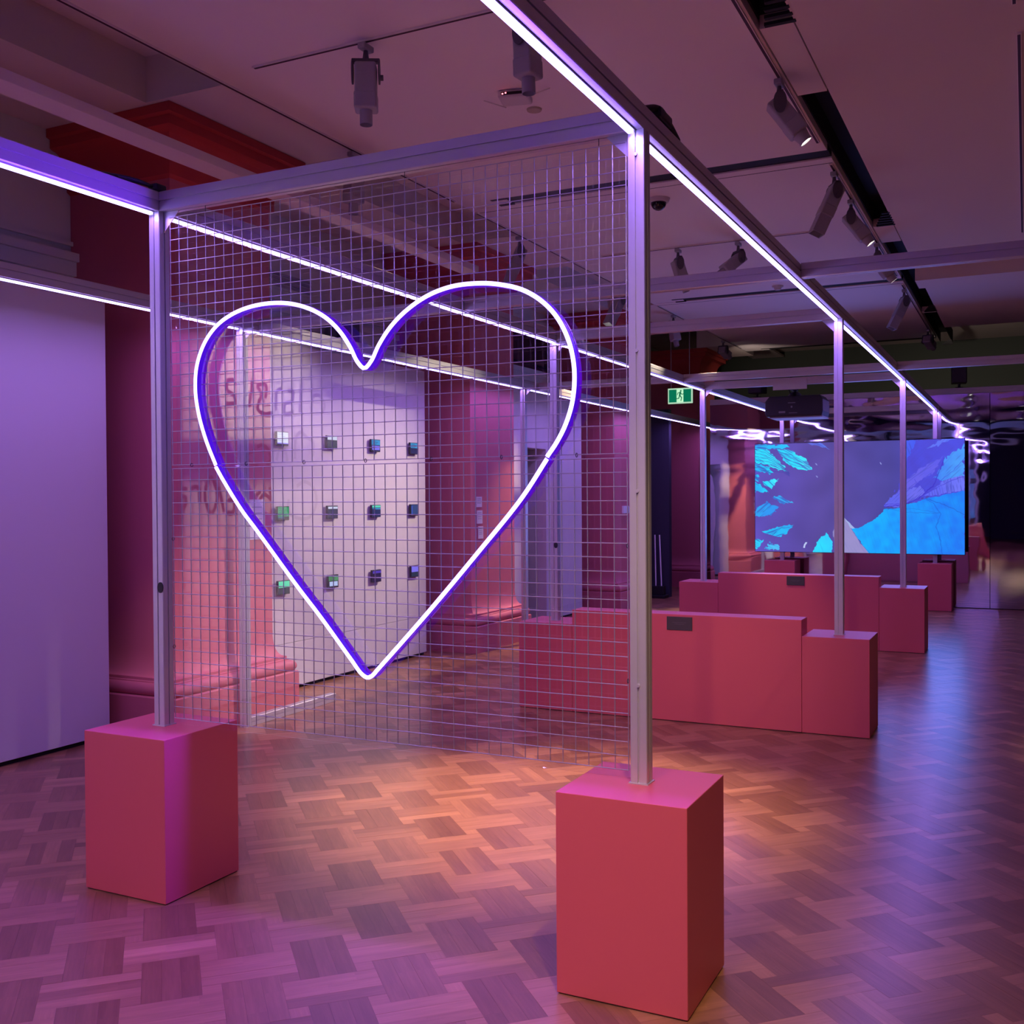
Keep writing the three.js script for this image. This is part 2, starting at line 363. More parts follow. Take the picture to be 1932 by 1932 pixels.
[1, 2].forEach((k) => {
  const z = frameZ[k] + 0.1947, a = side[XL][1] + 0.002, b = side[XR][0] - 0.002, w = (b - a) / 2;
  const p = thing('low_wall', ['low red wall nearest the neon heart, with a dark plaque', 'farther low red wall in front of the video screen, with a dark plaque'][k - 1], 'partition', [(a + b) / 2, 0, z - 0.1]);
  part('body', bx(-w, w, 0.004, 0.764, -0.1, 0.1, 0.003), M.coral, p);
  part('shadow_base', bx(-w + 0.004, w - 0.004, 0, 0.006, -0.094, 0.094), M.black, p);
  const q = thing('plaque', ['dark plaque on the low red wall nearest the neon heart', 'dark plaque on the farther low red wall'][k - 1], 'plaque', [k === 1 ? -2.212 : -2.203, 0.7, z + 0.0005]);
  part('plate', bx(-0.093, 0.093, -0.048, 0.048, 0, 0.006, 0.002), M.plaque, q);
  part('printed_lines', [bx(-0.05, 0.05, 0.006, 0.009, 0.006, 0.0066), bx(-0.035, 0.035, -0.006, -0.003, 0.006, 0.0066)], std([0.12, 0.11, 0.11], 0.7), q);
});

// ------------------------------------------------------------------ mesh panel, clear sheet and neon heart
{
  const x0 = -3.196, x1 = -1.19, pitch = (x1 - x0) / 42, r = 0.0018;
  [[1.744, 2.775, 'upper welded wire mesh sheet behind the neon heart', 22], [0.688, 1.732, 'lower welded wire mesh sheet behind the neon heart', 22]].forEach(([y0, y1, label, rows]) => {
    const m = thing('wire_mesh_sheet', label, 'wire mesh', [0, y0, frameZ[0]]), h = y1 - y0;
    const v = cyl(r, r, h, 6).translate(0, h / 2, 0), hz = cyl(r, r, x1 - x0, 6).rotateZ(Math.PI / 2).translate((x0 + x1) / 2, 0, 0.0036);
    for (let i = 0; i <= 42; i++) { const w = part('wire', v, M.wire, m); w.position.x = x0 + i * pitch; }
    for (let j = 0; j <= rows; j++) { const w = part('wire', hz, M.wire, m); w.position.y = r + j * (h - 2 * r) / rows; }
    const ties = y0 > 1 ? [2, 8, 14, 20, 26, 32, 38].map((i) => [x0 + i * pitch + 0.01, 0]) : [[x0, 0.3], [x0, 0.75], [x1, 0.3], [x1, 0.75]];
    for (const [x, y] of ties) part('cable_tie', new THREE.TorusGeometry(0.007, 0.0014, 6, 14).rotateY(Math.PI / 2).translate(x, y, 0.002), M.tie, m);
    if (y0 > 1) for (const i of [4, 24, 40]) part('hanging_wire', cyl(0.0013, 0.0013, 0.03, 6).translate(x0 + i * pitch, h + 0.012, 0), M.tie, m);
  });
  const s = part('clear_sheet', bx(-3.2, -1.186, 0.655, 2.77, -0.002, 0.002), M.clear, scene);
  s.name = numbered('clear_acrylic_sheet'); s.position.set(0, 0, -3.31);
  tag(s, 'clear acrylic sheet hung behind the wire mesh, reflecting faint glare', 'acrylic sheet');
}
const heartPts = [[-2.208, 0.936], [-2.234, 0.948], [-2.281, 0.999], [-2.421, 1.154], [-2.525, 1.262], [-2.730, 1.486], [-2.802, 1.563], [-2.890, 1.676], [-2.932, 1.736], [-2.982, 1.838], [-3.020, 1.947], [-3.036, 2.048], [-3.026, 2.145], [-2.985, 2.232], [-2.920, 2.297], [-2.832, 2.339], [-2.720, 2.361], [-2.589, 2.359], [-2.483, 2.334], [-2.389, 2.288], [-2.321, 2.229], [-2.274, 2.166], [-2.241, 2.108], [-2.211, 2.083], [-2.180, 2.108], [-2.146, 2.165], [-2.093, 2.229], [-2.024, 2.283], [-1.934, 2.328], [-1.835, 2.351], [-1.728, 2.352], [-1.645, 2.340], [-1.559, 2.314], [-1.488, 2.271], [-1.431, 2.213], [-1.392, 2.144], [-1.371, 2.075], [-1.364, 2.003], [-1.372, 1.922], [-1.396, 1.848], [-1.429, 1.788], [-1.467, 1.737], [-1.562, 1.606], [-1.738, 1.411], [-1.948, 1.187], [-2.163, 0.969], [-2.186, 0.946]];
{
  const heart = thing('neon_heart', 'large glowing white and violet neon heart fixed to the wire mesh', 'neon sign', [-2.2, 1.6, -3.245]);
  const upper = heartPts.slice(8, 42), lower = [...heartPts.slice(41), ...heartPts.slice(0, 9)];
  // sweep a profile of [across, depth] along an open curve in the plane of the heart
  function sweep(curve, n, profile, closedProfile) {
    const pos = [], idx = [], m = profile.length;
    for (let i = 0; i <= n; i++) {
      const c = curve.getPointAt(i / n), t = curve.getTangentAt(i / n);
      for (const [a, d] of profile) pos.push(c.x - t.y * a, c.y + t.x * a, d);
    }
    for (let i = 0; i < n; i++) for (let k = 0; k < m - (closedProfile ? 0 : 1); k++) {
      const a = i * m + k, b = i * m + (k + 1) % m; idx.push(a, a + m, b, b, a + m, b + m);
    }
    const g = new THREE.BufferGeometry(); g.setAttribute('position', new THREE.Float32BufferAttribute(pos, 3));
    g.setAttribute('uv', new THREE.Float32BufferAttribute(new Float32Array(pos.length / 3 * 2), 2)); g.setIndex(idx);
    g.computeVertexNormals(); return toCreasedNormals(g, 0.7);
  }
  const half = []; for (let k = 0; k <= 8; k++) { const a = Math.PI * k / 8; half.push([0.0076 * Math.cos(a), 0.0076 * Math.sin(a)]); }
  const neonGlow = glow([2.2, 1.5, 5.5]), body = std([0.1, 0.03, 0.5], 0.35, { emissive: new THREE.Color().setRGB(0.06, 0.0, 0.75), emissiveIntensity: 0.6 });
  const rear = std([0.16, 0.03, 0.5], 0.3, { emissive: new THREE.Color().setRGB(0.14, 0.0, 0.7), emissiveIntensity: 0.4 });  // glow imitates reflected violet light, this part is no lamp
  [upper, lower].forEach((list, j) => {
    const off = j ? [0, -0.004] : [0, 0.003];
    const curve = new THREE.CatmullRomCurve3(list.map(([x, y]) => new THREE.Vector3(x + 2.2 + off[0], y - 1.6 + off[1], 0)), false, 'centripetal');
    part('glow_tube', sweep(curve, 220, half, true), neonGlow, heart);
    part('reflection_ribbon', sweep(curve, 220, [[0.006, -0.038], [0.0065, -0.05], [-0.0065, -0.05], [-0.006, -0.038]], true), rear, heart);  // added glowing ribbon, stands in for the heart reflected in the clear sheet
    part('tube_housing', sweep(curve, 220, [[0.0078, 0.0005], [0.0078, -0.024], [-0.0078, -0.024], [-0.0078, 0.0005]], false), body, heart);
    const n = j ? 16 : 24;
    for (let i = 0; i < n; i++) {
      const c = curve.getPointAt((i + 0.5) / n);
      const l = new THREE.SpotLight(new THREE.Color().setRGB(...NEON.color), NEON.power, 0, 1.56, 0.06, 2);
      l.name = numbered('neon_light'); l.position.set(c.x - 2.2, c.y + 1.6, -3.2365); l.target.position.set(c.x - 2.2, c.y + 1.6, 0); l.shadow.radius = 0.35; scene.add(l, l.target);
    }
  });
}

// ------------------------------------------------------------------ small screens on the display wall
{
  const P = { white: '#dfe8ff', ice: '#bcd0ff', mint: '#62f0bd', green: '#2fa06a', cyan: '#39a4dd', lilac: '#8a7cff', purple: '#5a3fc0', dark: '#12141f', teal: '#24343f', blue: '#3a55d8' };
  const rows = (c, from, to, n, col) => { c.fillStyle = col; for (let i = 0; i < n; i++) c.fillRect(8, from + (to - from) * (i + 0.5) / n, 60 + 40 * ((i * 37) % 10) / 10, 3); };
  const looks = [
    ['with a pale white page', (c) => { c.fillStyle = P.white; c.fillRect(0, 0, 128, 82); rows(c, 10, 70, 4, '#a9b8e6'); c.fillStyle = P.lilac; c.fillRect(0, 82, 128, 8); }],
    ['with a white band over black', (c) => { c.fillStyle = P.white; c.fillRect(0, 0, 128, 30); c.fillStyle = P.teal; c.fillRect(0, 40, 128, 56); }],
    ['with blue lines over a lilac block', (c) => { c.fillStyle = P.cyan; c.fillRect(0, 0, 128, 44); rows(c, 4, 40, 4, '#0d3a66'); c.fillStyle = P.lilac; c.fillRect(6, 50, 116, 38); }],
    ['with blue lines over black', (c) => { c.fillStyle = P.cyan; c.fillRect(0, 0, 128, 46); rows(c, 4, 44, 4, '#0d3a55'); }],
    ['filled with green lines', (c) => { c.fillStyle = P.green; c.fillRect(0, 0, 128, 74); rows(c, 2, 72, 5, '#0a2c20'); c.fillStyle = '#2b6f8a'; c.fillRect(0, 76, 70, 10); }],
    ['with a thin white band over navy', (c) => { c.fillStyle = P.white; c.fillRect(0, 4, 128, 18); c.fillStyle = '#1a2138'; c.fillRect(0, 28, 128, 60); }],
    ['with a mint strip and a cyan line', (c) => { c.fillStyle = P.mint; c.fillRect(0, 0, 128, 18); c.fillStyle = P.cyan; c.fillRect(0, 24, 90, 6); c.fillRect(50, 24, 78, 10); }],
    ['dark teal with a blue stripe', (c) => { c.fillStyle = P.teal; c.fillRect(0, 0, 128, 96); c.fillStyle = P.blue; c.fillRect(12, 8, 10, 80); }],
    ['with a bright mint top half', (c) => { c.fillStyle = P.mint; c.fillRect(0, 0, 128, 50); rows(c, 28, 50, 1, '#134a3a'); c.fillStyle = P.teal; c.fillRect(0, 54, 128, 40); }],
    ['with green lines over a white block', (c) => { c.fillStyle = '#3f9a5e'; c.fillRect(0, 4, 128, 40); rows(c, 6, 44, 4, '#0c2a1c'); c.fillStyle = P.ice; c.fillRect(10, 50, 110, 38); }],
    ['black with a purple strip', (c) => { c.fillStyle = P.purple; c.fillRect(0, 4, 128, 22); c.fillStyle = '#1c1238'; c.fillRect(0, 34, 128, 60); }],
    ['with a lilac top half', (c) => { c.fillStyle = P.lilac; c.fillRect(0, 0, 128, 56); c.fillStyle = P.teal; c.fillRect(0, 60, 128, 36); }],
  ];
  const rowName = ['top row', 'middle row', 'bottom row'], colName = ['leftmost', 'second from left', 'third from left', 'rightmost'];
  const zs = [-6.862, -7.545, -8.23, -8.917], ys = [2.1, 1.485, 0.874];
  let k = 0;
  for (let r = 0; r < 3; r++) for (let q = 0; q < 4; q++, k++) {
    const [text, draw] = looks[k], map = canvasTexture(128, 96, (c) => { c.fillStyle = P.dark; c.fillRect(0, 0, 128, 96); draw(c); });
    const t = thing('small_screen', 'small wall screen ' + text + ', ' + rowName[r] + ', ' + colName[q], 'screen', [-5.52, ys[r], zs[q]], Math.PI / 2, 'small screens on the display wall');
    part('case', bx(-0.076, 0.076, -0.058, 0.058, 0.012, 0.034, 0.004), M.black, t);
    part('wall_bracket', bx(-0.04, 0.04, -0.062, 0.03, 0, 0.014), M.black, t);
    const d = new THREE.PlaneGeometry(0.14, 0.102).translate(0, 0.001, 0.0346);
    part('display', d, new THREE.MeshStandardMaterial({ color: 0x050505, roughness: 0.25, emissive: 0xffffff, emissiveMap: map, emissiveIntensity: 0.75 }), t);
  }
}
{ // three lines of brushed lettering on the left wall, out of the frame but mirrored in the clear sheet
  const w = thing('wall_lettering', 'dark brushed lettering on the white left wall, mirrored in the clear sheet', 'lettering', [-5.519, 0, 0]);
  const ink = std([0.03, 0.01, 0.015], 0.7), strokes = [
[[-0.82,1.68],[-0.87,1.68],[-0.89,1.64],[-0.84,1.62],[-0.83,1.58],[-0.87,1.53],[-0.91,1.53]],
[[-0.69,1.58],[-0.70,1.68],[-0.73,1.70],[-0.77,1.68]],
[[-0.57,1.78],[-0.63,1.67],[-0.62,1.57],[-0.57,1.50],[-0.51,1.58],[-0.51,1.69],[-0.57,1.78]],
[[-0.48,1.70],[-0.43,1.51]],
[[-0.39,1.59],[-0.33,1.60],[-0.31,1.55],[-0.35,1.49],[-0.39,1.51]],
[[-0.16,1.67],[-0.10,1.61],[-0.00,1.67]],
[[0.11,1.70],[0.14,1.57],[0.10,1.45],[0.01,1.51],[-0.01,1.60],[0.05,1.64],[0.13,1.60]],
[[0.46,1.71],[0.57,1.75],[0.70,1.69],[0.73,1.57],[0.64,1.45],[0.48,1.44],[0.35,1.50],[0.35,1.60]],
[[-0.46,1.87],[-0.44,1.95],[-0.38,1.97],[-0.32,1.94],[-0.30,1.88]],
[[-0.04,2.02],[0.03,2.04],[0.11,1.99],[0.12,1.91],[0.07,1.89]],
[[-0.04,1.88],[-0.14,1.90],[-0.15,1.96],[-0.07,1.99]],
[[0.20,1.92],[0.24,2.01],[0.31,2.01],[0.34,1.92]],
[[0.44,1.94],[0.46,2.12],[0.53,2.17],[0.60,2.13],[0.69,2.09],[0.69,1.97]],
[[-0.30,2.53],[-0.37,2.52],[-0.38,2.45],[-0.31,2.41],[-0.29,2.36],[-0.39,2.34]],
[[-0.08,2.57],[-0.13,2.33]],
[[0.15,2.31],[0.06,2.29],[-0.03,2.33],[0.02,2.45],[-0.03,2.51],[0.08,2.52],[0.07,2.42]],
[[0.20,2.33],[0.21,2.48],[0.27,2.52]],
[[0.43,2.34],[0.32,2.31],[0.32,2.39],[0.41,2.43],[0.43,2.50],[0.35,2.51]],
[[0.54,2.58],[0.51,2.34]],
[[0.67,2.35],[0.70,2.48],[0.79,2.50],[0.86,2.42],[0.81,2.34]]];
  for (const s of strokes) part('letter_stroke', tube(s.map(([z, y]) => [0, y, z]), 0.017, Math.max(6, s.length * 8), 6).scale(0.1, 1, 1), ink, w);
}
// cards and a switch on the pilasters
[[1.45, -6.19, 0.085, 0.15, 'white text card on the side of the nearest red pilaster'], [1.56, -9.74, 0.06, 0.055, 'white text card on the second pilaster, topmost of three'], [1.4, -9.75, 0.06, 0.07, 'white text card on the second pilaster, middle of three'], [1.235, -9.77, 0.055, 0.065, 'white text card on the second pilaster, lowest of three']].forEach(([y, z, a, b, label]) => {
  const c = thing('text_card', label, 'label', [-5.1995, y, z], Math.PI / 2);
  part('card', bx(-a, a, -b, b, 0, 0.006), M.card, c);
  part('print', [0.6, 0.3, 0, -0.3].map((f) => bx(-a * 0.75, a * 0.6, b * f, b * f + 0.006, 0.006, 0.0066)), std([0.4, 0.4, 0.42], 0.8), c);
});
{
  const s = thing('wall_intercom', 'small white wall unit on the third pilaster', 'switch', [-5.2, 1.42, -14.2], Math.PI / 2);
  part('case', bx(-0.12, 0.1, -0.055, 0.055, 0, 0.03, 0.006), M.card, s);
  part('handset', bx(0.02, 0.08, -0.045, 0.045, 0.03, 0.05, 0.01), M.white, s);
}

// ------------------------------------------------------------------ video screen, projector, exit sign, speakers
function videoFrame() { // a frame of the film: violet silhouette, cyan feathery leaves on the left, blue sky and branches on the right
  const w = 768, h = 432, d = new Uint8Array(w * h * 4), hex = (c) => [1, 3, 5].map((i) => parseInt(c.slice(i, i + 2), 16));
  const layers = [];
  const add = (pts, c0, c1, ragged = 8, streak = 0, dirX = 1, dirY = 0) => { const xs = pts.map((p) => p[0]), ys = pts.map((p) => p[1]); layers.push({ pts, c0: hex(c0), c1: hex(c1 ?? c0), ragged, streak, dirX, dirY, box: [Math.min(...xs) - 25, Math.max(...xs) + 25, Math.min(...ys) - 25, Math.max(...ys) + 25] }); };
  const stroke = (pts, c, width) => { for (let i = 0; i + 1 < pts.length; i++) { const [ax, ay] = pts[i], [bx2, by] = pts[i + 1]; layers.push({ seg: [ax, ay, bx2, by], width, c0: hex(c), box: [Math.min(ax, bx2) - 14, Math.max(ax, bx2) + 14, Math.min(ay, by) - 14, Math.max(ay, by) + 14] }); } };
  add([[1130, 200], [1530, 200], [1530, 560], [1270, 600], [1000, 660], [1080, 560], [1140, 430]], '#4a45c8', '#4a4fe0', 30, 0.12, 0.7, -0.7);
  add([[1530, 240], [1420, 320], [1330, 460], [1420, 490], [1530, 440]], '#3f80f0', '#4aa0f6', 22, 0.25, 0.7, -0.7);
  add([[1530, 440], [1390, 480], [1270, 585], [1530, 548]], '#5a62ee', '#6f78f4', 10, 0.5, 0.2, 1);
  add([[1395, 318], [1230, 405], [1130, 500], [1085, 565], [1200, 515], [1330, 420]], '#6a63e2', '#5b5be6', 14, 0.35, 0.8, -0.6);
  add([[1130, 540], [1020, 605], [1000, 662], [1150, 642], [1280, 565], [1240, 515]], '#5a60e6', '#6c6cea', 14, 0.45, 0.7, -0.7);
  add([[1275, 268], [1380, 200], [1470, 200], [1330, 250]], '#5f74f0', '#5570ee', 14, 0.4, 0.7, -0.7); add([[1130, 200], [1220, 200], [1190, 265], [1145, 360], [1130, 330]], '#4a62ee', '#4058ea', 16, 0.4, 0.3, 0.9);
  add([[760, 800], [830, 802], [930, 745], [1000, 677], [1100, 657], [1270, 602], [1400, 575], [1530, 548], [1530, 990], [890, 990], [830, 890]], '#0fb2ff', '#1f78f2', 7, 0.06, 0.3, 0.9);
  add([[722, 730], [775, 805], [835, 905], [905, 990], [680, 990], [640, 830]], '#8f8ac4', '#9a8fc8', 5, 0.08, 0.5, 0.8); add([[722, 730], [770, 802], [802, 806], [748, 752]], '#9fb0e2', '#9fb0e2', 4);
  add([[496, 990], [530, 905], [600, 836], [636, 905], [640, 990]], '#27e0ff', '#2fc8ff', 9, 0.1, 0.4, 0.9);
  const A = '#1cd2fa', B = '#49ecff', C = '#2aa4f0';
  add([[60, 232], [165, 240], [245, 310], [322, 398], [245, 392], [170, 350], [60, 330]], A, B, 13, 0.7, 0.85, 0.5); add([[60, 335], [190, 365], [215, 412], [130, 405], [60, 385]], C, A, 14, 0.6, 0.85, 0.4);
  add([[232, 238], [330, 250], [420, 292], [475, 340], [496, 392], [395, 390], [310, 345]], A, B, 12, 0.6, 0.85, 0.5);
  add([[60, 205], [200, 207], [300, 210], [338, 232], [180, 236], [60, 240]], C, A, 12, 0.6, 1, 0.1); add([[440, 200], [560, 200], [632, 258], [600, 240]], '#5f66d8', '#5a78e6', 8, 0.5, 0.8, 0.5);
  add([[138, 472], [248, 450], [200, 528], [150, 505]], A, B, 14, 0.6, 0.7, 0.6); add([[60, 470], [120, 498], [176, 552], [60, 548]], C, A, 14, 0.7, 0.8, 0.5); add([[60, 400], [110, 430], [100, 470], [60, 460]], C, A, 16, 0.7, 0.8, 0.5);
  add([[205, 585], [265, 576], [352, 626], [275, 636]], C, '#3fb8f4', 14, 0.6, 0.8, 0.4); add([[80, 655], [160, 620], [256, 660], [190, 712], [80, 728]], C, '#2d8cf0', 12, 0.5, 0.7, -0.6);
  add([[126, 834], [240, 802], [364, 783], [300, 852], [250, 876]], A, C, 10, 0.6, 0.9, -0.3); add([[60, 885], [132, 890], [112, 945], [60, 952]], '#3fc4f4', A, 14, 0.6, 0.8, 0.4); add([[145, 945], [190, 914], [262, 935], [255, 960], [145, 960]], '#3fc4f4', '#55b8f4', 14, 0.7, 0.8, 0.3);
  add([[430, 944], [446, 903], [460, 905], [442, 948]], '#b8c6f0', '#b8c6f0', 4); for (const [x, y] of [[525, 352], [530, 440], [975, 355]]) add([[x - 9, y - 9], [x + 2, y - 5], [x + 10, y + 10], [x - 2, y + 5]], '#8a90d8', '#8a90d8', 3);
  stroke([[1000, 655], [1130, 640], [1230, 600], [1330, 510], [1400, 330]], '#3a2fc0', 7); stroke([[1000, 640], [1160, 630], [1290, 560], [1420, 490], [1530, 450]], '#3a34c6', 4); stroke([[1290, 560], [1200, 470]], '#403ac8', 3); stroke([[1330, 510], [1450, 420], [1530, 330]], '#3f4ad8', 4);
  stroke([[1270, 598], [1330, 632], [1375, 705], [1345, 790], [1370, 860], [1385, 975]], '#1c63dc', 7); stroke([[1280, 598], [1400, 642], [1530, 708]], '#2056cc', 5); stroke([[1000, 662], [1150, 692], [1365, 699]], '#2462d6', 3.5); stroke([[1005, 668], [1200, 668], [1365, 697]], '#2462d6', 3);
  stroke([[770, 802], [835, 905], [905, 980]], '#3f4fc0', 3); stroke([[130, 692], [195, 640]], '#2b3f9a', 3); stroke([[200, 862], [262, 808], [330, 800]], '#2b3f9a', 3);
  for (let i = 0; i < 7; i++) stroke([[75, 238 + i * 26], [150 + i * 9, 262 + i * 22], [250 + i * 6, 330 + i * 13], [330, 412 + i * 4]], '#3a3f9e', 3);
  for (let i = 0; i < 4; i++) stroke([[250 + i * 18, 256 + i * 22], [340, 282 + i * 22], [410, 318 + i * 17], [485, 362 + i * 8]], '#3f4fae', 3.2);
  const inside = (pts, x, y) => { let r = false; for (let i = 0, j = pts.length - 1; i < pts.length; j = i++) { const [xi, yi] = pts[i], [xj, yj] = pts[j]; if (yi > y !== yj > y && x < (xj - xi) * (y - yi) / (yj - yi) + xi) r = !r; } return r; };
  const lerp = THREE.MathUtils.lerp, stops = [[91, 77, 180], [87, 74, 156], [72, 68, 150], [75, 72, 205]];
  for (let j = 0; j < h; j++) for (let i = 0; i < w; i++) {
    const x = 75 + 1455 * (i + 0.5) / w, y = 200 + 775 * (j + 0.5) / h;
    const n1 = noise.noise(x * 0.02, y * 0.02, 2.5), n2 = noise.noise(x * 0.055, y * 0.055, 7.5), n3 = noise.noise(x * 0.02, y * 0.02, 31.5), n4 = noise.noise(x * 0.055, y * 0.055, 47.5);
    const f = Math.min(2.999, 3 * i / w), k = Math.floor(f), m = 1 + 0.1 * noise.noise(x * 0.006, y * 0.006, 3.3);
    let c = [0, 1, 2].map((q) => lerp(stops[k][q], stops[k + 1][q], f - k) * m);
    for (const l of layers) {
      if (x < l.box[0] || x > l.box[1] || y < l.box[2] || y > l.box[3]) continue;
      if (l.seg) {
        const [ax, ay, bx2, by] = l.seg, px = x + 5 * n2, py = y + 5 * n4, t = THREE.MathUtils.clamp(((px - ax) * (bx2 - ax) + (py - ay) * (by - ay)) / ((bx2 - ax) ** 2 + (by - ay) ** 2), 0, 1);
        const away = Math.hypot(px - ax - t * (bx2 - ax), py - ay - t * (by - ay)), a = THREE.MathUtils.clamp(1.2 - away / (l.width * 0.5), 0, 0.85);
        if (a > 0) c = c.map((v, q) => lerp(v, l.c0[q], a));
      } else if (inside(l.pts, x + l.ragged * (0.8 * n1 + 0.9 * n2), y + l.ragged * (0.8 * n3 + 0.9 * n4))) {
        const along = x * l.dirX + y * l.dirY, across = -x * l.dirY + y * l.dirX, vein = noise.noise(along * 0.012, across * 0.13, 5.5), u = THREE.MathUtils.clamp((x - l.box[0]) / (l.box[1] - l.box[0]) + 0.35 * n1, 0, 1);
        const a = l.streak * THREE.MathUtils.smoothstep(vein, 0.05, 0.45), base = [58, 68, 176];
        c = c.map((v, q) => lerp(lerp(l.c0[q], l.c1[q], u), base[q], a));
      }
    }
    d.set([c[0], c[1], c[2], 255].map((v) => Math.max(0, Math.min(255, Math.round(v)))), ((h - 1 - j) * w + i) * 4);
  }
  const t = new THREE.DataTexture(d, w, h); t.colorSpace = THREE.SRGBColorSpace; t.magFilter = THREE.LinearFilter; t.needsUpdate = true; return t;
}
{
  const map = videoFrame();
  const s = thing('video_screen', 'large glowing blue video screen of cyan feathery shapes on two posts', 'screen', [-2.201, 1.579, -15.6]);
  part('bezel', bx(-1.445, 1.445, -0.805, 0.805, -0.05, 0.018, 0.004), M.black, s);
  part('display', new THREE.PlaneGeometry(2.876, 1.596).translate(0, 0, 0.0185), new THREE.MeshStandardMaterial({ color: 0x050505, roughness: 0.5, emissive: 0xffffff, emissiveMap: map, emissiveIntensity: 0.9 }), s);
  rectLight('screen_light', SCREEN.color, SCREEN.power, 2.87, 1.59, [-2.201, 1.579, -15.578], [-2.201, 1.579, 0]);
}
{
  const p = thing('projector', 'black projector hanging from the aluminium frame, facing the video screen', 'projector', [-2.29, 2.59, -11.78]);
  const s = new THREE.Shape([[-0.29, -0.1], [0.29, -0.1], [0.3, -0.06], [0.3, 0.06], [0.27, 0.1], [-0.26, 0.1], [-0.3, 0.05], [-0.3, -0.08]].map((q) => new THREE.Vector2(...q)));
  part('body', new THREE.ExtrudeGeometry(s, { depth: 0.4, bevelEnabled: true, bevelSize: 0.012, bevelThickness: 0.012, bevelSegments: 2 }).translate(0, 0, -0.25), M.black, p);
  part('lens', cyl(0.06, 0.07, 0.06, 24).rotateX(Math.PI / 2).translate(0.02, 0, -0.29), M.lampDark, p);
  part('rear_ports', [bx(-0.06, 0.02, 0.03, 0.038, 0.162, 0.165), bx(-0.03, -0.012, -0.02, 0.0, 0.162, 0.165), bx(-0.16, -0.09, -0.075, -0.055, 0.162, 0.165), bx(-0.05, 0.04, -0.08, -0.074, 0.162, 0.165)], std([0.2, 0.2, 0.22], 0.6), p);
  part('under_plate', bx(-0.27, 0.3, -0.128, -0.112, -0.28, 0.12, 0.004), M.lamp, p);
  part('mount_pole', [cyl(0.022, 0.022, 0.12, 16).translate(0, 0.16, 0.08), cyl(0.04, 0.09, 0.05, 16).translate(0, 0.13, 0.08)], M.black, p);
  part('mount_plate', bx(-0.18, 0.18, 0.16, 0.285, 0.353, 0.359), M.alu, p);
  part('mount_arm', bx(-0.03, 0.03, 0.17, 0.2, 0.05, 0.354), M.black, p);
  part('cable', [tube([[-0.03, 0.11, 0.1], [-0.06, 0.2, 0.14], [0.02, 0.25, 0.3], [0.0, 0.31, 0.36], [-0.03, 0.33, 0.33]], 0.006), tube([[0.01, 0.11, 0.1], [-0.01, 0.22, 0.15], [0.04, 0.25, 0.32], [0.02, 0.32, 0.36]], 0.006)], M.black, p);
}
{
  const e = thing('exit_sign', 'green exit sign with a white running man, hung near the ceiling', 'sign', [-4.905, 3.195, -15.95]);
  part('case', bx(-0.2, 0.2, -0.122, 0.122, -0.03, 0, 0.006), std([0.7, 0.75, 0.68], 0.5, { emissive: new THREE.Color().setRGB(0.45, 0.75, 0.5), emissiveIntensity: 0.75 }), e);
  const gs = glow([0.0, 0.2, 0.1], 0.75), ws = glow([0.55, 0.95, 0.6], 0.85);
  part('green_face', [bx(-0.18, -0.055, -0.1, 0.1, 0, 0.003), bx(0.055, 0.18, -0.1, 0.1, 0, 0.003)], gs, e);
  part('door_symbol', bx(-0.055, 0.055, -0.1, 0.1, 0, 0.003), ws, e);
  const bar = (x0, y0, x1, y1, w) => { const l = Math.hypot(x1 - x0, y1 - y0); return new THREE.BoxGeometry(l + w * 0.6, w, 0.002).rotateZ(Math.atan2(y1 - y0, x1 - x0)).translate((x0 + x1) / 2, (y0 + y1) / 2, 0.0045); };
  part('running_man', [cyl(0.013, 0.013, 0.002, 18).rotateX(Math.PI / 2).translate(0.014, 0.076, 0.0045), bar(0.006, 0.055, -0.004, 0.005, 0.026), bar(0.008, 0.052, -0.035, 0.045, 0.011), bar(-0.035, 0.045, -0.042, 0.015, 0.01), bar(0.01, 0.05, 0.03, 0.022, 0.011), bar(0.03, 0.022, 0.054, 0.028, 0.01), bar(-0.002, 0.004, 0.026, -0.03, 0.015), bar(0.026, -0.03, 0.016, -0.078, 0.013), bar(-0.004, 0.004, -0.022, -0.042, 0.015), bar(-0.022, -0.042, -0.06, -0.046, 0.012)], glow([0.0, 0.16, 0.08], 0.75), e);
  part('hanging_rod', [cyl(0.006, 0.006, 1.182, 8).translate(-0.15, 0.713, -0.015), cyl(0.006, 0.006, 1.182, 8).translate(0.15, 0.713, -0.015)], M.alu, e);
  rectLight('exit_sign_light', [0.3, 0.9, 0.45], 0.35, 0.36, 0.2, [-4.905, 3.195, -15.935], [-4.905, 3.195, 0]);
}
function speaker(label, at, turn, w, h, footed) {
  const s = thing('loudspeaker', label, 'speaker', at, turn);
  part('cabinet', bx(-w / 2, w / 2, 0, h, -0.12, 0.1, 0.012), M.black, s);
  part('grille', bx(-w / 2 + 0.012, w / 2 - 0.012, 0.012, h - 0.012, 0.1, 0.106, 0.003), M.tie, s);
  if (footed) part('foot', [cyl(0.018, 0.018, 0.05, 12).translate(0, -0.03, 0), bx(-0.05, 0.05, -0.064, -0.05, -0.03, 0.03)], M.black, s);
  else part('bracket', bx(-0.03, 0.03, h * 0.4, h * 0.6, -0.25, -0.12), M.black, s);
}
speaker('black loudspeaker standing on the beam above the mirror, right of the posts', [-0.86, 3.182, -16.09], 0.1, 0.2, 0.34, true);
speaker('black loudspeaker standing on the beam above the mirror, left of the projector', [-3.72, 3.182, -16.09], -0.2, 0.22, 0.22, true);
speaker('black loudspeaker bracketed high on the left wall, seen through the heart', [-5.9, 3.05, -8.3], Math.PI / 2 - 0.3, 0.26, 0.3, false);
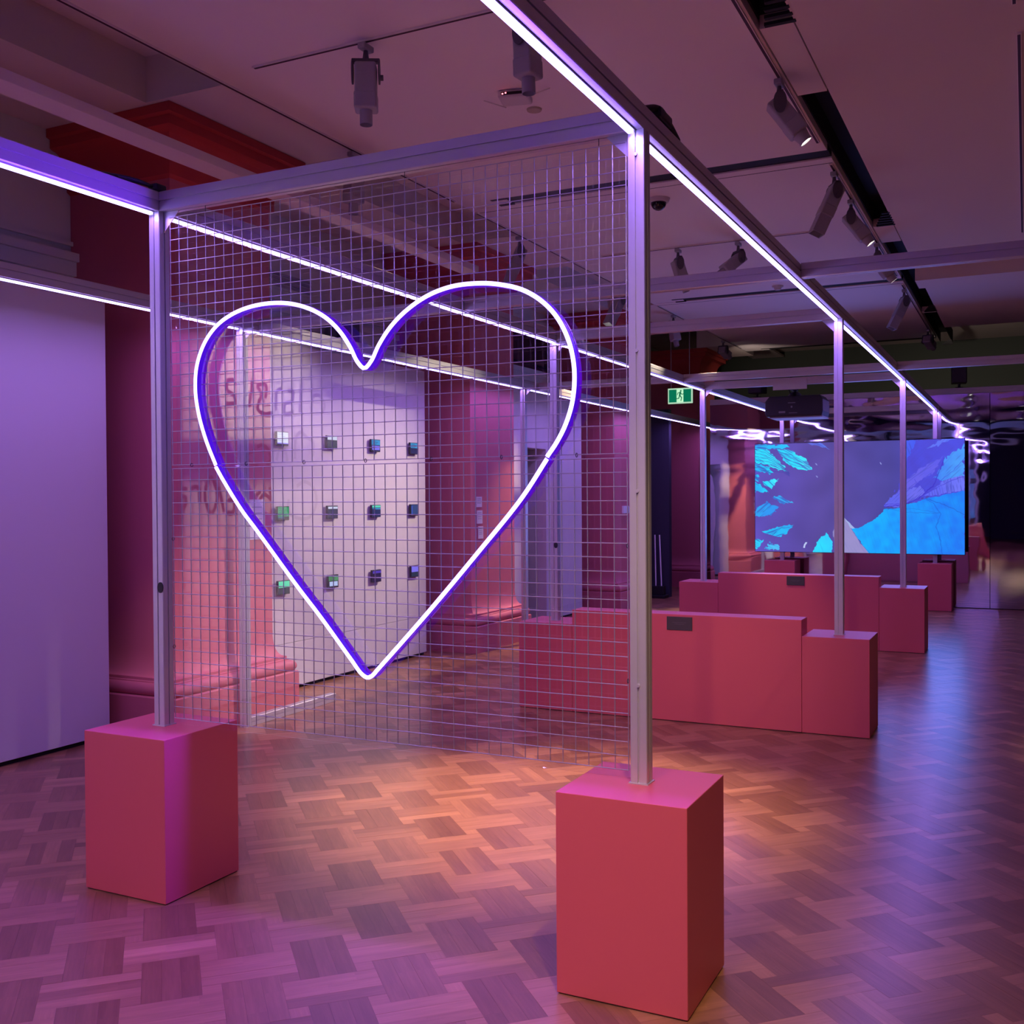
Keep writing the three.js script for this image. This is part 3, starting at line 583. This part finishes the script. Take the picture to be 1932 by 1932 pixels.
{
  const v = thing('wall_vent', 'long pale grille high on the left wall past the nearest pilaster', 'vent', [-6.15, 3.6, -7.75]);
  part('vent_frame', bx(0, 0.03, -0.08, 0.08, -0.36, 0.36), M.upper, v);
  for (let k = 0; k < 4; k++) part('slat', bx(0.03, 0.05, -0.06 + k * 0.034, -0.04 + k * 0.034, -0.33, 0.33), M.lamp, v);
}
{
  const p = thing('pole_stand', 'black stand holding two thin white poles against the dark wall left of the mirror', 'stand', [-5.26, 0, -15.86]);
  part('base', [bx(-0.1, 0.16, 0, 0.05, -0.1, 0.12, 0.01), bx(-0.08, 0.12, 0.05, 0.19, -0.06, 0.06, 0.01)], M.black, p);
  part('pole', cyl(0.011, 0.011, 0.82, 12).rotateX(-0.1).rotateZ(0.05).translate(-0.04, 0.59, -0.02), M.card, p);
  part('pole', cyl(0.011, 0.011, 0.82, 12).rotateX(-0.1).rotateZ(0.07).translate(0.045, 0.59, -0.02), M.card, p);
}

// ------------------------------------------------------------------ ceiling lamps and fittings
function track(label, x0, x1, z0, z1) {
  const t = thing('lighting_track', label, 'track', [(x0 + x1) / 2, YC, (z0 + z1) / 2]), w = Math.max(0.028, (x1 - x0)) / 2, d = Math.max(0.028, (z1 - z0)) / 2;
  part('rail_body', bx(-w, w, -0.012, 0, -d, d), M.ceiling, t);
  part('rail_slot', bx(-Math.max(0.008, w - 0.01), Math.max(0.008, w - 0.01), -0.0135, -0.012, -Math.max(0.008, d - 0.01), Math.max(0.008, d - 0.01)), std([0.05, 0.015, 0.035], 0.7), t);
}
track('thin lighting track across the ceiling panel nearest the camera', -4.17, -1.5, -4.97, -4.97);
track('thin lighting track along the right edge of the nearest ceiling panel', -1.375, -1.375, -7.9, 3.5);
track('thin lighting track across the second ceiling panel', -4.1, -1.75, -10.52, -10.52);
track('thin lighting track along the right edge of the second ceiling panel', -1.375, -1.375, -13.1, -8.45);
track('thin lighting track along the right edge of the third ceiling panel', -1.375, -1.375, -18.2, -13.65);
track('thin lighting track along the left edge of the nearest ceiling panel', -4.49, -4.49, -8.0, 3.5);
track('thin lighting track along the left edge of the second ceiling panel', -4.49, -4.49, -13.2, -8.4);
track('thin lighting track along the left edge of the third ceiling panel', -4.49, -4.49, -18.2, -13.6);
track('dark red lighting track on the far right ceiling, front piece', -0.06, -0.06, -6.15, 3.0);
track('dark red lighting track on the far right ceiling, rear piece', -0.04, -0.04, -11.5, -6.55);

const spotGeo = {
  adapter: new RoundedBoxGeometry(0.05, 0.035, 0.1, 2, 0.008).translate(0, -0.0315, 0),
  stem: cyl(0.012, 0.02, 0.06, 12).translate(0, -0.075, 0),
  yoke: merged([bx(-0.08, 0.08, -0.118, -0.096, -0.02, 0.02, 0.005), ...[-1, 1].map((k) => cyl(0.04, 0.04, 0.009, 28).rotateZ(Math.PI / 2).scale(1, 1.75, 1).translate(k * 0.0755, -0.168, 0)), cyl(0.016, 0.016, 0.02, 12).rotateZ(Math.PI / 2).translate(0.088, -0.2, 0)]),
  housing: merged([new RoundedBoxGeometry(0.122, 0.19, 0.11, 3, 0.014).translate(0, -0.035, 0), bx(-0.045, 0.0, 0.0, 0.004, 0.054, 0.057), bx(-0.045, 0.01, -0.02, -0.016, 0.054, 0.057)]),
  barrel: new RoundedBoxGeometry(0.13, 0.1, 0.114, 3, 0.014).translate(0, -0.155, 0),
  narrow: new THREE.LatheGeometry([[0.036, 0], [0.036, -0.085], [0.032, -0.085], [0.032, 0]].map((p) => new THREE.Vector2(...p)), 24).translate(0, -0.2, 0),
  wide: mergeGeometries([[-0.06, -0.054, -0.05, 0.05], [0.054, 0.06, -0.05, 0.05], [-0.054, 0.054, -0.05, -0.044], [-0.054, 0.054, 0.044, 0.05]].map(([a, b, c, d]) => bx(a, b, -0.35, -0.2, c, d))),
  cone: new THREE.LatheGeometry([[0.05, 0], [0.04, -0.05], [0.042, -0.07], [0.037, -0.07], [0.036, -0.03], [0.045, 0]].map((p) => new THREE.Vector2(...p)), 24).translate(0, -0.2, 0),
};
const lensOn = glow([5, 4.8, 4]), lensOff = std([0.03, 0.03, 0.035], 0.2);
function spotlight(label, at, aim, kind, beam) {
  const s = thing('track_spotlight', label, 'spotlight', at, 0, 'track spotlights on the ceiling');
  const from = new THREE.Vector3(at[0], at[1] - 0.185, at[2]), dir = new THREE.Vector3(...aim).sub(from).normalize();
  part('track_adapter', spotGeo.adapter, M.lamp, s); part('stem', spotGeo.stem, M.lampDark, s);
  const yoke = part('yoke', spotGeo.yoke, M.lampDark, s); yoke.rotation.y = Math.atan2(dir.x, dir.z);
  const head = new THREE.Group(); head.name = 'lamp_head'; s.add(head); head.position.y = -0.185;
  const q1 = new THREE.Quaternion().setFromAxisAngle(new THREE.Vector3(0, 1, 0), Math.atan2(dir.x, dir.z)), q2 = new THREE.Quaternion().setFromAxisAngle(new THREE.Vector3(1, 0, 0), -Math.acos(THREE.MathUtils.clamp(-dir.y, -1, 1)));
  head.quaternion.copy(q1).multiply(q2);
  part('housing', spotGeo.housing, M.lamp, head); part('barrel', spotGeo.barrel, M.lamp, head); part('snoot', spotGeo[kind], M.lamp, head);
  const end = { narrow: -0.275, wide: -0.35, cone: -0.262 }[kind], r = { narrow: 0.031, wide: 0.05, cone: 0.037 }[kind];
  part('lens', cyl(r, r, 0.004, 20).translate(0, end + { cone: 0.004, narrow: 0.078, wide: 0.14 }[kind], 0), beam ? lensOn : lensOff, head);
  if (beam) {
    const l = new THREE.SpotLight(new THREE.Color().setRGB(...(beam.color ?? WARM)), beam.power, 0, beam.angle, beam.soft ?? 0.6, 2);
    l.name = numbered('spot_beam'); l.position.copy(from).addScaledVector(dir, -end + 0.004); l.target.position.set(...aim); l.castShadow = true; l.shadow.radius = 1.5; scene.add(l, l.target);
  }
}

spotlight('grey track spotlight pointing straight down above the left half of the heart', [-3.36, YC - 0.013, -4.97], [-3.3, 0, -4.86], 'narrow', { color: WARM, power: 10, angle: 0.25, soft: 0.8 });
spotlight('grey track spotlight half hidden by the right light tube', [-2.35, YC - 0.013, -4.97], [-2.2, 0, -4.95], 'narrow', { color: WARM, power: 78, angle: 0.42, soft: 0.7 });
spotlight('lit track spotlight nearest the camera, in front of the long black ceiling slot', [-1.375, YC - 0.013, -6.56], [1.2, 0.4, -7.3], 'cone', { color: WHITE, power: 50, angle: 0.35 });
spotlight('unlit track spotlight with a long snoot at the second panel corner', [-1.375, YC - 0.013, -8.62], [-2.1, 2.2, -8.2], 'wide');
spotlight('lit track spotlight beside the long snoot on the second panel edge', [-1.375, YC - 0.013, -9.5], [1.2, 0.6, -9.9], 'cone', { color: WHITE, power: 50, angle: 0.35 });
spotlight('left of two boxy track spotlights hanging behind the right front post', [-3.25, YC - 0.013, -10.52], [-2.3, 0.4, -11.2], 'narrow', { color: WARM, power: 22, angle: 0.16, soft: 0.9 });
spotlight('right of two boxy track spotlights hanging behind the right front post', [-2.62, YC - 0.013, -10.52], [-5.5, 0.95, -7.75], 'narrow', { color: [1, 0.8, 0.58], power: 58, angle: 0.4, soft: 1 });
spotlight('lit track spotlight showing below the first crossing beam, at the second panel edge', [-1.375, YC - 0.013, -11.25], [1.2, 0.6, -12.0], 'cone', { color: WHITE, power: 40, angle: 0.35 });
spotlight('unlit track spotlight with a long snoot at the third panel corner', [-1.375, YC - 0.013, -13.9], [-2.2, 2.2, -13.5], 'wide');
spotlight('small track spotlight at the far corner of the third panel', [-1.375, YC - 0.013, -17.4], [-0.2, 2.2, -22], 'cone', { color: WHITE, power: 8, angle: 0.85, soft: 1 });  // beam added to lighten the far wall behind the mirror
spotlight('track spotlight on the left panel edge, seen through the top of the mesh', [-4.49, YC - 0.013, -6.47], [-4.6, 0, -6.5], 'narrow');
spotlight('track spotlight on the left panel edge, seen above the right lobe of the heart', [-4.49, YC - 0.013, -9.3], [-5.4, 1.2, -8.6], 'wide');
spotlight('track spotlight left of the right front post, on the left panel edge', [-4.49, YC - 0.013, -12.1], [-5.4, 0.5, -10.3], 'wide', { color: WARM, power: 45, angle: 0.36, soft: 1 });
spotlight('pale small track spotlight on the third panel, above the exit sign', [-4.49, YC - 0.013, -14.3], [-3.6, 0, -13.6], 'narrow', { color: WHITE, power: 60, angle: 0.4, soft: 1 });  // beam added to bounce off the floor and lift the far ceiling
spotlight('track spotlight beside the dark alcove ceiling, above the projector', [-4.49, YC - 0.013, -17.0], [-3.6, 2.4, -22], 'cone', { color: WHITE, power: 7, angle: 0.8, soft: 1 });  // second beam added for the dark wall beyond the mirror
// lamps over and behind the camera
spotlight('track spotlight over the right rail aimed at the nearest pilaster', [-1.375, YC - 0.013, -3.75], [-5.2, 0.35, -6.1], 'wide', { color: [1, 0.8, 0.8], power: 58, angle: 0.2, soft: 1 });
spotlight('track spotlight overhead aimed at the first low red wall', [-1.375, YC - 0.013, -2.6], [-2.25, 0.5, -7.15], 'wide', { color: WARM, power: 15, angle: 0.24, soft: 0.9 });
spotlight('track spotlight behind the camera aimed at the front plinths', [-1.375, YC - 0.013, 2.6], [-1.9, 0.2, -2.6], 'wide', { color: WARM, power: 23, angle: 0.4, soft: 0.9 });
spotlight('added unseen track spotlight on the dark red track overhead, brightening the right plinth', [-0.06, YC - 0.013, -1.2], [-1.1, 0.25, -3.4], 'wide', { color: WARM, power: 20, angle: 0.32, soft: 1 });  // unseen lamp, added to brighten the plinth side facing right
spotlight('added unseen track spotlight on the dark red track behind the camera', [-0.06, YC - 0.013, 1.6], [-1.2, 0.3, -7.2], 'wide', { color: WARM, power: 18, angle: 0.2, soft: 1 });  // unseen lamp, added as extra light from the right on the red plinths
spotlight('added unseen track spotlight behind the camera, brightening the wall lettering', [-4.2, YC - 0.013, 0.2], [-5.52, 1.9, 0.0], 'wide', { color: WHITE, power: 60, angle: 0.62, soft: 1 });  // unseen lamp, added so the lettering shows in the clear sheet
{
  const d = thing('dome_camera', 'white ceiling dome camera with a dark glass bowl', 'security camera', [-2.88, YC, -8.76]);
  part('ring', cyl(0.1, 0.085, 0.035, 32).translate(0, -0.0175, 0), M.white, d);
  part('glass_bowl', new THREE.SphereGeometry(0.068, 24, 12, 0, Math.PI * 2, Math.PI / 2, Math.PI / 2).translate(0, -0.034, 0), std([0.01, 0.01, 0.015], 0.08), d);
  const w = thing('wireless_router', 'white wireless router with tiny red lights on the ceiling', 'router', [-2.95, YC, -6.06], 0.25);
  part('case', new RoundedBoxGeometry(0.2, 0.05, 0.17, 3, 0.018).translate(0, -0.026, 0), M.white, w);
  part('port_strip', bx(-0.075, 0.075, -0.036, -0.018, 0.084, 0.087), M.black, w);
  part('status_light', [bx(-0.07, -0.06, -0.033, -0.025, 0.087, 0.089), bx(-0.05, -0.04, -0.029, -0.021, 0.087, 0.089)], glow([4, 0.7, 0.9]), w);
  part('antenna', [cyl(0.004, 0.004, 0.16, 8).rotateZ(1.2).translate(-0.15, -0.03, -0.07), cyl(0.004, 0.004, 0.16, 8).rotateZ(-1.3).translate(0.16, -0.03, 0.06)], M.white, w);
  const s = thing('ceiling_cover', 'flat round beige cover on the ceiling beside the router', 'ceiling cover', [-2.955, YC, -6.36]);
  part('disc', cyl(0.052, 0.048, 0.012, 28).translate(0, -0.006, 0), std([0.45, 0.4, 0.3], 0.7), s);
  const k = thing('smoke_detector', 'round white smoke detector by the black slot of the second panel', 'smoke detector', [-2.76, YC, -13.05]);
  part('base', cyl(0.07, 0.065, 0.02, 28).translate(0, -0.01, 0), M.white, k); part('sensor', cyl(0.05, 0.035, 0.03, 28).translate(0, -0.035, 0), M.white, k);
  const c1 = part('cable', [tube([[0, 0, 0.27], [0.012, 0.016, 0.1], [0.008, 0.012, -0.02]], 0.007, 24), tube([[0.016, 0, 0.2], [0.0, 0.014, 0.05], [0.012, 0.01, -0.05]], 0.006, 24), new RoundedBoxGeometry(0.05, 0.03, 0.06, 2, 0.008).translate(0.01, 0.012, -0.02)], M.black, scene);
  c1.name = numbered('power_cable'); c1.position.set(XL, 2.886, -3.24); tag(c1, 'black cable and plug lying on the middle rail by the left front post', 'cable');
  const c2 = part('cable', [tube([[0, 0, 0.1], [0.02, 0.03, 0], [0.015, 0.02, -0.14], [0.01, 0, -0.25]], 0.012, 24), new RoundedBoxGeometry(0.05, 0.04, 0.14, 2, 0.01).translate(0.01, 0.016, -0.05)], M.black, scene);
  c2.name = numbered('power_cable'); c2.position.set(XR, 2.89, -3.42); tag(c2, 'black cable and plug lying on the right rail above the right front post', 'cable');
  const b = part('bar', bx(-0.085, 0.085, 0, 0.06, -8.6, 4.3, 0.003), M.soffit, scene); b.name = numbered('cable_tray'); b.position.set(-4.66, 3.7, 0);
  tag(b, 'long flat grey tray hung under the left ceiling, passing before the red capital', 'cable tray');
  for (const z of [-8.0, 1.0]) part('hanger', cyl(0.005, 0.005, 0.47, 6).translate(0.13, 0.285, z), M.alu, b);
}
scene.traverse((o) => { if (o.isLight) o.castShadow = true; });
renderer.render(scene, camera);
